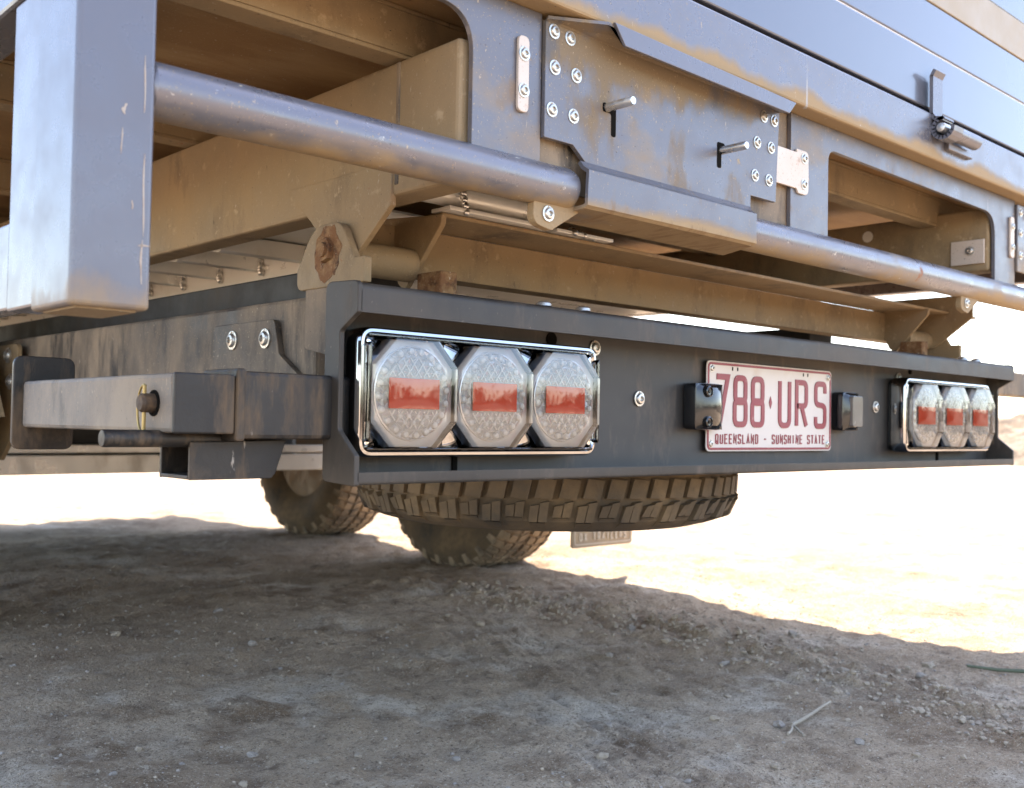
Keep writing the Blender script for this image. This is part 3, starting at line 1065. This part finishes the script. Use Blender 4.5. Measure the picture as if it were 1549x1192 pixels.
# upper rail and body wall
part('upper_rail', lambda bm: box(bm, .33, 2.92, -.112, -.060, 1.015, 1.100, .004), 'rail_steel')
part('rail_gap_shade', lambda bm: box(bm, .34, 2.91, -.070, -.05, 1.1005, 1.1145, 0), 'recess_shade')  # black strip painted for the shadow between rail and body
body = part('body_wall', lambda bm: (box(bm, .33, 2.92, -.098, -.040, 1.1150, 1.2245, .003), box(bm, .33, 2.92, -.098, -.040, 1.2262, 1.3205, .003),
                                     box(bm, .33, 2.92, -.098, -.040, 1.402, 2.25, .003)), 'body_paint')
part('stripe_panel', lambda bm: box(bm, .33, 2.92, -.0995, -.040, 1.3210, 1.4015, .002), 'stripe_tan', body)
part('seam_strip', lambda bm: box(bm, .33, 2.92, -.0962, -.045, 1.2240, 1.2268, 0), 'plate_white', body)
part('body_side', lambda bm: (box(bm, .33, .36, -.038, 4.6, 1.115, 2.25, .003), box(bm, 2.89, 2.92, -.038, 4.6, 1.115, 2.25, .003),
                              box(bm, .362, 2.888, 4.57, 4.6, 1.115, 2.25, .003), box(bm, .362, 2.888, -.036, 4.568, 2.22, 2.25, 0)), 'body_paint')
for x0, x1 in ((.325, .372), (2.873, 2.92)):
    part('side_rail', lambda bm: box(bm, x0, x1, -.05, 4.6, .905, 1.013, .004), 'frame_clean')

# centre panel bolted across the gap, with top fold and lower step
cp = part('centre_panel', lambda bm: prism(bm, [(.897, 1.006), (.897, .8585), (.9485, .8585), (.974, .839), (1.341, .839), (1.341, .8585), (1.409, .8585), (1.418, 1.006)], 'y', PLY - .006, PLY + .001, .0008), 'panel_steel')
tag(cp, 'grey steel panel with bolt heads and two pins')


def b_fold(bm):
    t = bmesh.new()
    y0 = PLY - .0055
    pts = [(.897, y0, 1.003), (.897, y0 - .004, 1.0055), (.975, y0 - .0345, 1.011), (1.003, y0 - .0345, .991), (1.386, y0 - .0345, .988), (1.402, y0 - .0345, 1.001), (1.418, y0, 1.003)]
    lo = [t.verts.new(p) for p in pts]
    hi = [t.verts.new((p[0], p[1], p[2] + .004)) for p in pts]
    n = len(pts)
    t.faces.new(lo)
    t.faces.new(hi[::-1])
    for i in range(n):
        t.faces.new((lo[i], lo[(i + 1) % n], hi[(i + 1) % n], hi[i]))
    merge(bm, t)


part('top_fold', b_fold, 'panel_steel', cp)
part('top_lip', lambda bm: prism(bm, [(.982, 1.0155), (1.003, .990), (1.386, .987), (1.405, 1.007)], 'y', PLY - .0445, PLY - .040, .0008), 'frame_clean', cp)


def b_step(bm):
    t = bmesh.new()
    y0 = PLY - .006
    sec = [(y0, .841), (y0 - .006, .8335), (y0 - .018, .826), (y0 - .018, .7810), (y0 - .012, .7775), (-.022, .7755)]
    xs = [(.962, 1.341), (.962, 1.335), (.960, 1.331), (.958, 1.331), (.958, 1.329), (.965, 1.36)]
    A = [t.verts.new((x[0], s[0], s[1])) for x, s in zip(xs, sec)]
    B = [t.verts.new((x[1], s[0], s[1])) for x, s in zip(xs, sec)]
    for i in range(len(sec) - 1):
        t.faces.new((A[i], A[i + 1], B[i + 1], B[i]))
    bmesh.ops.recalc_face_normals(t, faces=t.faces[:])
    bmesh.ops.solidify(t, geom=t.faces[:], thickness=.005)
    merge(bm, t)


part('lower_step', b_step, 'step_steel', cp)
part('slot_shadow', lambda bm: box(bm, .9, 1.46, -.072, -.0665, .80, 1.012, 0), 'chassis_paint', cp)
for x, z in ((.911, .994), (.940, .993), (.913, .949), (.952, .948), (.909, .895), (.948, .895), (1.374, .987), (1.402, .986), (1.356, .943), (1.394, .942), (1.351, .891), (1.389, .890)):
    put(bolt_mesh, 'bolt', (x, PLY - .0058, z), cp, s=.95)
for x, z in ((1.011, .920), (1.263, .912)):
    part('pin', lambda bm: lathe(bm, [(.0060, PLY + .002), (.0060, -.130), (.0050, -.132), (.0002, -.132)], 'y', 20, (x, 0, z)), 'zinc', cp, True)
    d = .004 if x < 1.1 else -.008
    part('slot', lambda bm: prism(bm, rnd([(x - .008, z + .006), (x + .014 + d, z + .006), (x + .014 + d, z - .036), (x + .005 + d, z - .036), (x + .005 + d, z - .006), (x - .008, z - .006)] if x < 1.1 else
                                          [(x - .009, z + .012), (x + .009, z + .012), (x + .009, z + .004), (x + .001, z + .002), (x + .001, z - .026), (x - .009, z - .026)], .0035, 4), 'y', PLY - .0066, PLY - .004), 'recess_shade', cp)

# left strap, right strap bracket and blocks in the gap
st = part('strap', lambda bm: prism(bm, rrect(.8525, .8705, .882, .976, .008, 5), 'y', PLY - .005, PLY - .0002, .001), 'strap_tan')
for z in (.9535, .9085):
    put(bolt_mesh, 'bolt', (.8615, PLY - .0048, z), st, s=.9)
s2 = part('strap', lambda bm: prism(bm, rnd([(1.405, .892), (1.405, .951), (1.472, .951), (1.472, .957), (1.508, .957), (1.508, .885), (1.478, .885), (1.472, .892)], [0, 0, .002, .004, .010, .012, .004, .002]), 'y', PLY - .004, PLY - .0002, .0008), 'strap_tan')
for z in (.944, .902):
    put(bolt_mesh, 'bolt', (1.494, PLY - .0038, z), s2, s=.9)
part('spacer_block', lambda bm: box(bm, 1.421, 1.460, -.068, -.02, .955, 1.010, .003), 'rust')
part('spacer_block', lambda bm: box(bm, 1.421, 1.460, -.068, -.02, .828, .888, .003), 'chassis_paint')
# next panel towards the right end
np_ = part('side_panel', lambda bm: box(bm, 2.357, 2.60, PLY - .006, PLY - .0002, .858, 1.006, .001), 'frame_steel')
for x, z in ((2.372, .99), (2.40, .985), (2.372, .945), (2.372, .895), (2.41, .94), (2.41, .89)):
    put(bolt_mesh, 'bolt', (x, PLY - .0058, z), np_, s=.95)
st = part('strap', lambda bm: prism(bm, rrect(2.322, 2.342, .885, .975, .008, 5), 'y', PLY - .005, PLY - .0002, .001), 'strap_tan')
for z in (.953, .908):
    put(bolt_mesh, 'bolt', (2.332, PLY - .0048, z), st, s=.9)

# ---- latch on the rail
lt = part('latch', lambda bm: cyl(bm, (1.925, -.132, 1.068), (2.030, -.132, 1.068), .0145, seg=26), 'frame_clean', smooth=True)
tag(lt, 'tailgate latch with a black hook')


def b_hook(bm):
    pts = [(-.118, 1.180), (-.112, 1.170), (-.112, 1.098), (-.118, 1.089), (-.134, 1.0855)]
    for k in range(13):
        a = PI * .5 + PI * 1.5 * k / 12
        pts.append((-.134 - .0190 * math.cos(a) * -1 * -1, 1.068 + .0190 * math.sin(a)))
    t = .0035
    for p, q in zip(pts, pts[1:]):
        d = Vector((q[0] - p[0], q[1] - p[1]))
        if d.length < 1e-6:
            continue
        d.normalize()
        nn = Vector((-d.y, d.x)) * t
        e = d * .001
        prism(bm, [(p[0] - e.x + nn.x, p[1] - e.y + nn.y), (q[0] + e.x + nn.x, q[1] + e.y + nn.y), (q[0] + e.x - nn.x, q[1] + e.y - nn.y), (p[0] - e.x - nn.x, p[1] - e.y - nn.y)], 'x', 1.885, 1.924)


part('hook', b_hook, 'frame_clean', lt)
part('latch_pin', lambda bm: lathe(bm, [(.0002, 1.879), (.008, 1.881), (.0095, 1.886), (.0095, 1.93)], 'x', 18, (0, -.132, 1.068)), 'bolt_steel', lt, True)
part('latch_base', lambda bm: box(bm, 1.94, 2.045, -.1215, -.1115, 1.040, 1.054, .002), 'frame_clean', lt)

# ---- corner post
po = part('corner_post', lambda bm: box(bm, .325, .396, -.096, .003, .597, 2.2, .0045, 3), 'post_steel')
tag(po, 'scuffed grey corner post of the tray')
part('post_flange', lambda bm: box(bm, .3275, .360, .0035, .078, .602, .903, .003), 'frame_clean', po)
part('post_foot', lambda bm: box(bm, .329, .352, .0785, .19, .604, .690, .003), 'frame_clean', po)
part('post_underside', lambda bm: prism(bm, rrect(.333, .388, -.088, -.005, .006), 'z', .5955, .5975), 'dusty_steel', po)
chips = [(.3855, .800, .0012, .052), (.3872, .700, .0013, .075), (.3868, .640, .0014, .040), (.3680, .774, .0030, .010), (.3660, .745, .0010, .024), (.3880, .655, .0070, .0022), (.3770, .690, .0012, .008)]
for k, (cx_, cz_, hw_, hh_) in enumerate(chips):
    def b_chip(bm):
        rr = random.Random(k)
        L, Q = [], []
        n = 9
        for i in range(n):
            t = i / (n - 1)
            wv = hw_ * (.25 + .75 * math.sin(PI * t)) * rr.uniform(.4, 1)
            L.append((cx_ - wv + .4 * hw_ * math.sin(5 * t + k), cz_ + hh_ * (t - .5)))
            Q.append((cx_ + wv * .7 + .4 * hw_ * math.sin(5 * t + k), cz_ + hh_ * (t - .5)))
        prism(bm, L + Q[::-1], 'y', -.09635, -.0960)
    part('paint_chip', b_chip, 'chip', po)
part('corner_post', lambda bm: box(bm, 2.85, 2.925, -.096, .003, .80, 2.2, .007, 3), 'frame_clean')


# ---- tyres
def b_tyre(bm, Rr, W, N):
    rc = Rr - .013
    hw = W / 2
    prof = [(.205, -hw * .78), (.222, -hw * .86), (.262, -hw * 1.02), (.305, -hw * 1.06), (rc - .030, -hw * .99), (rc - .010, -hw * .90), (rc, -hw * .74), (rc + .002, 0),
            (rc, hw * .74), (rc - .010, hw * .90), (rc - .030, hw * .99), (.305, hw * 1.06), (.262, hw * 1.02), (.222, hw * .86), (.205, hw * .78)]
    sm = bmesh.new()
    lathe(sm, prof, 'x', 72, close=True)
    for f in sm.faces:
        c = f.calc_center_median()
        f.material_index = 1 if math.hypot(c.y, c.z) < rc - .014 else 0
    merge(bm, sm)

    def blk(quad, r0, r1s):
        """quad of (theta, w); r1s radius drop for each corner"""
        t = bmesh.new()
        lo, hi = [], []
        cth = sum(q[0] for q in quad) / len(quad)
        cw = sum(q[1] for q in quad) / len(quad)
        for (th, w_), dr in zip(quad, r1s):
            lo.append(t.verts.new((w_, (r0 - dr) * math.cos(th), (r0 - dr) * math.sin(th))))
            th2, w2 = th + (cth - th) * .07, w_ + (cw - w_) * .05
            rr = Rr - dr
            hi.append(t.verts.new((w2, rr * math.cos(th2), rr * math.sin(th2))))
        n = len(quad)
        t.faces.new(hi)
        for i in range(n):
            t.faces.new((lo[i], lo[(i + 1) % n], hi[(i + 1) % n], hi[i]))
        merge(bm, t)
    p = 2 * PI / N
    for i in range(N):
        th = i * p
        for s in (-1, 1):
            o = 0 if s < 0 else p * .5
            q = 1 if i % 2 else .93
            # shoulder lug, wrapping over the edge
            for u0, u1 in ((0, .395), (.408, .80)):
                k0, k1 = (.70, .68) if u0 == 0 else (.66, .64)
                blk([(th + o + p * (u0 + .10), s * hw * k0), (th + o + p * (u1 + .10), s * hw * k1), (th + o + p * u1, s * hw * .91 * q), (th + o + p * u0, s * hw * .91 * q)], rc - .004, [0, 0, .013, .013])
            blk([(th + o + p * .04, s * hw * .915 * q), (th + o + p * .76, s * hw * .915 * q), (th + o + p * .72, s * hw * 1.0), (th + o + p * .08, s * hw * 1.0)], rc - .012, [.014, .014, .046, .046])
            # slanted middle blocks
            blk([(th + o + p * .46, s * hw * .36), (th + o + p * 1.22, s * hw * .38), (th + o + p * 1.02, s * hw * .63), (th + o + p * .24, s * hw * .61)], rc - .004, [0, 0, .002, .002])
            blk([(th + o + p * .18, s * hw * .04), (th + o + p * .96, s * hw * .06), (th + o + p * 1.20, s * hw * .31), (th + o + p * .44, s * hw * .29)], rc - .004, [0, 0, 0, 0])
    return bm


def wheel(name, tyre_mat, loc, rot, parent):
    e = bpy.data.objects.new(name, None)
    COL.objects.link(e)
    e.location = loc
    e.rotation_euler = rot
    if parent is not None:
        par(e, parent)
    return e


bm = bmesh.new()
b_tyre(bm, .385, .28, 58)
t0 = link('tyre', bm, 'rubber', smooth=True)
tyre_mesh = t0.data
bpy.data.objects.remove(t0)
tyre_mesh.materials.append(M['rubber'])
tyre_mesh2 = tyre_mesh.copy()
tyre_mesh2.materials[0] = M['rubber_lit_dusty']


def b_rim(bm):
    lathe(bm, [(.212, -.105), (.205, -.10), (.190, -.085), (.185, .02), (.150, .045), (.09, .05), (.085, .03), (.06, .03), (.055, -.06), (.0005, -.065)], 'x', 40)


rim_mesh = shared('rim', b_rim, 'rim_steel')


def add_child(mesh, name, parent, s=(1, 1, 1)):
    o = bpy.data.objects.new(name, mesh)
    COL.objects.link(o)
    o.parent = parent
    o.scale = s
    return o


sp = wheel('spare_wheel', None, (1.515, .52, .464), (0, R(-90), 0), None)
tag(sp, 'spare wheel slung flat beneath the black bumper', 'wheel')
add_child(tyre_mesh, 'tyre', sp)
add_child(rim_mesh, 'rim', sp)
for xw, y in ((2.455, 1.83), (2.575, 3.00), (.56, 1.83), (.56, 3.02)):
    we = wheel('wheel', None, (xw, y, .379), (R(17 * y), 0, 0), TR)
    add_child(tyre_mesh2, 'tyre', we)
    add_child(rim_mesh, 'rim', we)

part('bounce_block', lambda bm: box(bm, .95, 2.2, 2.6, 4.3, .34, .67, .03), 'shade_dark')  # unseen block added to cut bounce light under the trailer
for x0 in (.40, 2.36):  # guards over the wheels, added to reduce fill light underneath
    part('added_mudguard', lambda bm: prism(bm, rnd([(1.32, .50), (1.55, .79), (3.30, .79), (3.53, .50), (3.50, .50), (3.29, .782), (1.56, .782), (1.35, .50)], [0, .06, .06, 0, 0, .055, .055, 0]), 'x', x0, x0 + .31), 'dusty_steel')

# mud flap behind the rear wheel
fl = part('mud_flap', lambda bm: prism(bm, rrect(2.355, 2.640, .122, .50, .012), 'y', 1.246, 1.254, .001), 'flap')
letters('letter', 'OX TRAILERS', 2.385, 2.615, .142, .026, .0055, 1.2462, 1.243, 'flap_letter', fl)
part('flap_border', lambda bm: ribbon(bm, rrect(2.365, 2.63, .132, .49, .01), .004, True, 1.2462, 1.2440), 'flap_letter', fl)
part('flap_bracket', lambda bm: box(bm, 2.34, 2.66, 1.256, 1.285, .48, .80, .002), 'chassis_paint', fl)

# dark spar beyond the bumper's far end
part('side_spar', lambda bm: box(bm, 2.60, 5.2, .62, .70, .655, .735, .004), 'chassis_paint') if False else None

part('side_step', lambda bm: box(bm, 2.66, 3.05, .107, .16, .602, .665, .004), 'chassis_paint')

# ------------------------------------------------------------------ loose things on the ground


def rock_mesh(name, seed, material, sub=1):
    bm = bmesh.new()
    bmesh.ops.create_icosphere(bm, subdivisions=sub, radius=1)
    off = Vector((seed * 3.1, seed * 1.7, seed * .9))
    for v in bm.verts:
        k = 1 + .55 * mnoise.noise(v.co * 1.1 + off) + .2 * mnoise.noise(v.co * 2.9 + off)
        v.co = Vector((v.co.x * k, v.co.y * k * .85, v.co.z * k * .62))
    o = link(name, bm, material, smooth=False)
    me = o.data
    bpy.data.objects.remove(o)
    return me


def scatter(name, n, pts, sizes, material, label):
    """many tiny stones joined into one mesh"""
    protos = []
    for s in range(8):
        me = rock_mesh('t', s + 11, 'stone', 1)
        v = np.zeros(len(me.vertices) * 3)
        me.vertices.foreach_get('co', v)
        f = np.array([p.vertices[:] for p in me.polygons])
        protos.append((v.reshape(-1, 3), f))
        bpy.data.meshes.remove(me)
    V, F, base = [], [], 0
    for k in range(n):
        v, f = protos[k % 8]
        a = rng.random() * 2 * PI
        c, s = math.cos(a), math.sin(a)
        q = v * sizes[k]
        q = np.stack([q[:, 0] * c - q[:, 1] * s, q[:, 0] * s + q[:, 1] * c, q[:, 2]], -1)
        q += np.array([pts[k][0], pts[k][1], pts[k][2] + sizes[k] * .15])
        V.append(q)
        F.append(f + base)
        base += len(v)
    me = bpy.data.meshes.new(name)
    me.from_pydata(np.concatenate(V).tolist(), [], np.concatenate(F).tolist())
    me.materials.append(M[material])
    o = bpy.data.objects.new(name, me)
    COL.objects.link(o)
    tag(o, label, 'gravel', kind='stuff')
    return o


def field(n, fn):
    P = []
    while len(P) < n:
        x, y = fn()
        P.append((x, y))
    A = np.array(P)
    return np.column_stack([A, height(A[:, 0], A[:, 1])])


def f_all():
    while True:
        x, y = rng.uniform(.3, 3.1), rng.uniform(-.7, 2.6)
        if vnoise(np.array([x * 2.3]), np.array([y * 2.3]), 8)[0] + .35 * rng.standard_normal() > .12:
            return x, y


def f_band():
    y = rng.uniform(-.5, 1.4)
    return 1.98 + .10 * math.sin(y * 2.2) + rng.normal() * .10, y


p1 = field(12000, f_all)
scatter('gravel', len(p1), p1, .0009 + .0030 * rng.random(len(p1)) ** 4, 'stone', 'fine tan gravel scattered over the shaded dirt')
p2 = field(2600, f_band)
scatter('gravel', len(p2), p2, .0018 + .0075 * rng.random(len(p2)) ** 3, 'stone', 'crumbled clods in a strip along the wheel track')
p3 = field(2200, f_all)
scatter('gravel', len(p3), p3, .0012 + .004 * rng.random(len(p3)) ** 3, 'stone_grey', 'fine grey gravel scattered over the shaded dirt')

rocks = [rock_mesh('stone', s, 'stone' if s % 2 else 'stone_grey', 2) for s in range(6)]
spots = [(1.60, .02, .012), (1.52, .10, .009), (1.37, .21, .007), (1.23, .10, .009), (1.05, .24, .008), (.93, .33, .007), (.80, .42, .008), (.68, .55, .007),
         (1.90, .35, .012), (2.05, .15, .014), (2.13, .02, .012), (1.95, .55, .012), (2.02, .72, .013), (2.2, .30, .012), (1.75, .55, .009), (1.45, .75, .009),
         (1.15, 1.05, .010), (.95, 1.3, .012), (1.3, 1.5, .012), (1.72, .95, .012), (2.28, .42, .015), (2.25, .06, .013), (1.62, -.12, .010), (1.40, -.10, .007),
         (1.25, -.05, .006), (1.10, .05, .006), (.90, .12, .007), (.72, .30, .007), (.60, .45, .006), (1.7, .2, .008)]
for i, (x, y, s) in enumerate(spots):
    o = bpy.data.objects.new('stone', rocks[i % 6])
    COL.objects.link(o)
    o.location = (x, y, hz(x, y) + s * .25)
    o.rotation_euler = (0, 0, i * 1.9)
    o.scale = (s, s, s)
    tag(o, 'small loose stone lying on the shaded dirt', 'stone', 'loose stones on the shaded dirt')


def sweep(name, pts, r0, r1, material, label, cat, seg=8, branches=()):
    bm = bmesh.new()

    def run(pp, ra, rb):
        n = len(pp) - 1
        for i in range(n):
            cyl(bm, pp[i], pp[i + 1], ra + (rb - ra) * i / n, ra + (rb - ra) * (i + 1) / n, seg, True)
    run(pts, r0, r1)
    for b in branches:
        run(b, r0 * .8, r1 * .6)
    o = link(name, bm, material, None, True)
    return tag(o, label, cat)


gz = lambda x, y, d=.004: (x, y, hz(x, y) + d)
sweep('dry_stick', [gz(1.77, .02, .010), gz(1.725, .010, .012), gz(1.68, .002, .012), gz(1.635, -.002, .010), gz(1.605, -.002, .009)], .0022, .0036, 'stick', 'forked pale dry stick lying on the dirt', 'stick',
      branches=[[gz(1.607, -.002, .009), gz(1.575, -.020, .006), gz(1.545, -.032, .003)], [gz(1.607, -.002, .009), gz(1.585, -.030, .006), gz(1.568, -.048, .003)]])
sweep('green_branch', [gz(2.262, -.02, .006), gz(2.30, -.07, .009), gz(2.34, -.12, .009), gz(2.40, -.19, .008)], .003, .0055, 'green_stick', 'dark greenish branch at the edge of the shade', 'branch')
# ------------------------------------------------------------------ bank of rubble and scrub on the right
NB, MB = 150, 40
bm = bmesh.new()
rows = []
for i in range(NB):
    t = i / (NB - 1)
    row = []
    for j in range(MB):
        u = j / (MB - 1)
        x = 9.0 + 14 * t + 5.5 * u
        y = -1.5 + 14 * t - 5.5 * u * .4 - 3 * (1 - t)
        prof = math.sin(PI * min(1, u * 1.15)) ** .8 if u < .87 else 0
        h = 1.05 * max(0, prof) * (.8 + .4 * mnoise.noise(Vector((x * .4, y * .4, 0)))) + .22 * max(0, prof) * mnoise.noise(Vector((x * 1.7, y * 1.7, 3))) + .08 * mnoise.noise(Vector((x * 5, y * 5, 5)))
        row.append(bm.verts.new((x, y, h - .06)))
    rows.append(row)
for a, b in zip(rows, rows[1:]):
    for j in range(MB - 1):
        bm.faces.new((a[j], a[j + 1], b[j + 1], b[j]))
tag(link('dirt_bank', bm, 'bank', smooth=True, sharp=False), 'low bank of pushed up dirt and rubble', kind='structure')


def bank_pt(t, u):
    x = 9.0 + 14 * t + 5.5 * u
    y = -1.5 + 14 * t - 5.5 * u * .4 - 3 * (1 - t)
    prof = math.sin(PI * min(1, u * 1.15)) ** .8 if u < .87 else 0
    h = 1.05 * max(0, prof) * (.8 + .4 * mnoise.noise(Vector((x * .4, y * .4, 0)))) + .22 * max(0, prof) * mnoise.noise(Vector((x * 1.7, y * 1.7, 3))) - .06
    return x, y, h


random.seed(3)
for i in range(60):
    x, y, z = bank_pt(random.uniform(.02, .62), random.uniform(0.0, .45))
    s = random.uniform(.05, .16)
    o = bpy.data.objects.new('boulder', rocks[i % 6])
    COL.objects.link(o)
    o.location = (x, y, z + s * .2)
    o.rotation_euler = (random.uniform(-.3, .3), random.uniform(-.3, .3), random.uniform(0, 6))
    o.scale = (s, s, s)
    tag(o, 'rough boulder lying on the far dirt bank', 'boulder', 'boulders on the dirt bank')


def shrub_parts(seed):
    rnd_ = random.Random(seed)
    bs, bl = bmesh.new(), bmesh.new()
    for k in range(16):
        a, el = rnd_.uniform(0, 2 * PI), rnd_.uniform(.5, 1.3)
        d = Vector((math.cos(a) * math.cos(el), math.sin(a) * math.cos(el), math.sin(el)))
        p = Vector((0, 0, 0))
        L = rnd_.uniform(.35, .75)
        q = p + d * L
        cyl(bs, p, q, .008, .003, 5, False)
        for j in range(46):
            c = p.lerp(q, rnd_.uniform(.25, 1.1)) + Vector((rnd_.gauss(0, .07), rnd_.gauss(0, .07), rnd_.gauss(0, .06)))
            n1 = Vector((rnd_.gauss(0, 1), rnd_.gauss(0, 1), rnd_.gauss(0, 1))).normalized()
            n2 = n1.orthogonal().normalized()
            s = rnd_.uniform(.012, .030)
            vs = [bl.verts.new(c + n1 * s * 1.6), bl.verts.new(c + n2 * s * .5), bl.verts.new(c - n1 * s * 1.6), bl.verts.new(c - n2 * s * .5)]
            bl.faces.new(vs)
    a = link('stem', bs, 'bark')
    b = link('foliage', bl, 'dry_leaf')
    ms = (a.data, b.data)
    bpy.data.objects.remove(a)
    bpy.data.objects.remove(b)
    return ms


shr = [shrub_parts(s) for s in range(3)]
for i in range(22):
    x, y, z = bank_pt(random.uniform(.02, .62), random.uniform(.12, .62))
    e = bpy.data.objects.new('dry_shrub', None)
    COL.objects.link(e)
    e.location = (x, y, z - .02)
    e.rotation_euler = (0, 0, random.uniform(0, 6))
    s = random.uniform(.35, .85)
    e.scale = (s, s, s)
    tag(e, 'dry olive shrub growing on the far dirt bank', 'shrub', 'shrubs on the dirt bank')
    add_child(shr[i % 3][0], 'stem', e)
    add_child(shr[i % 3][1], 'foliage', e)
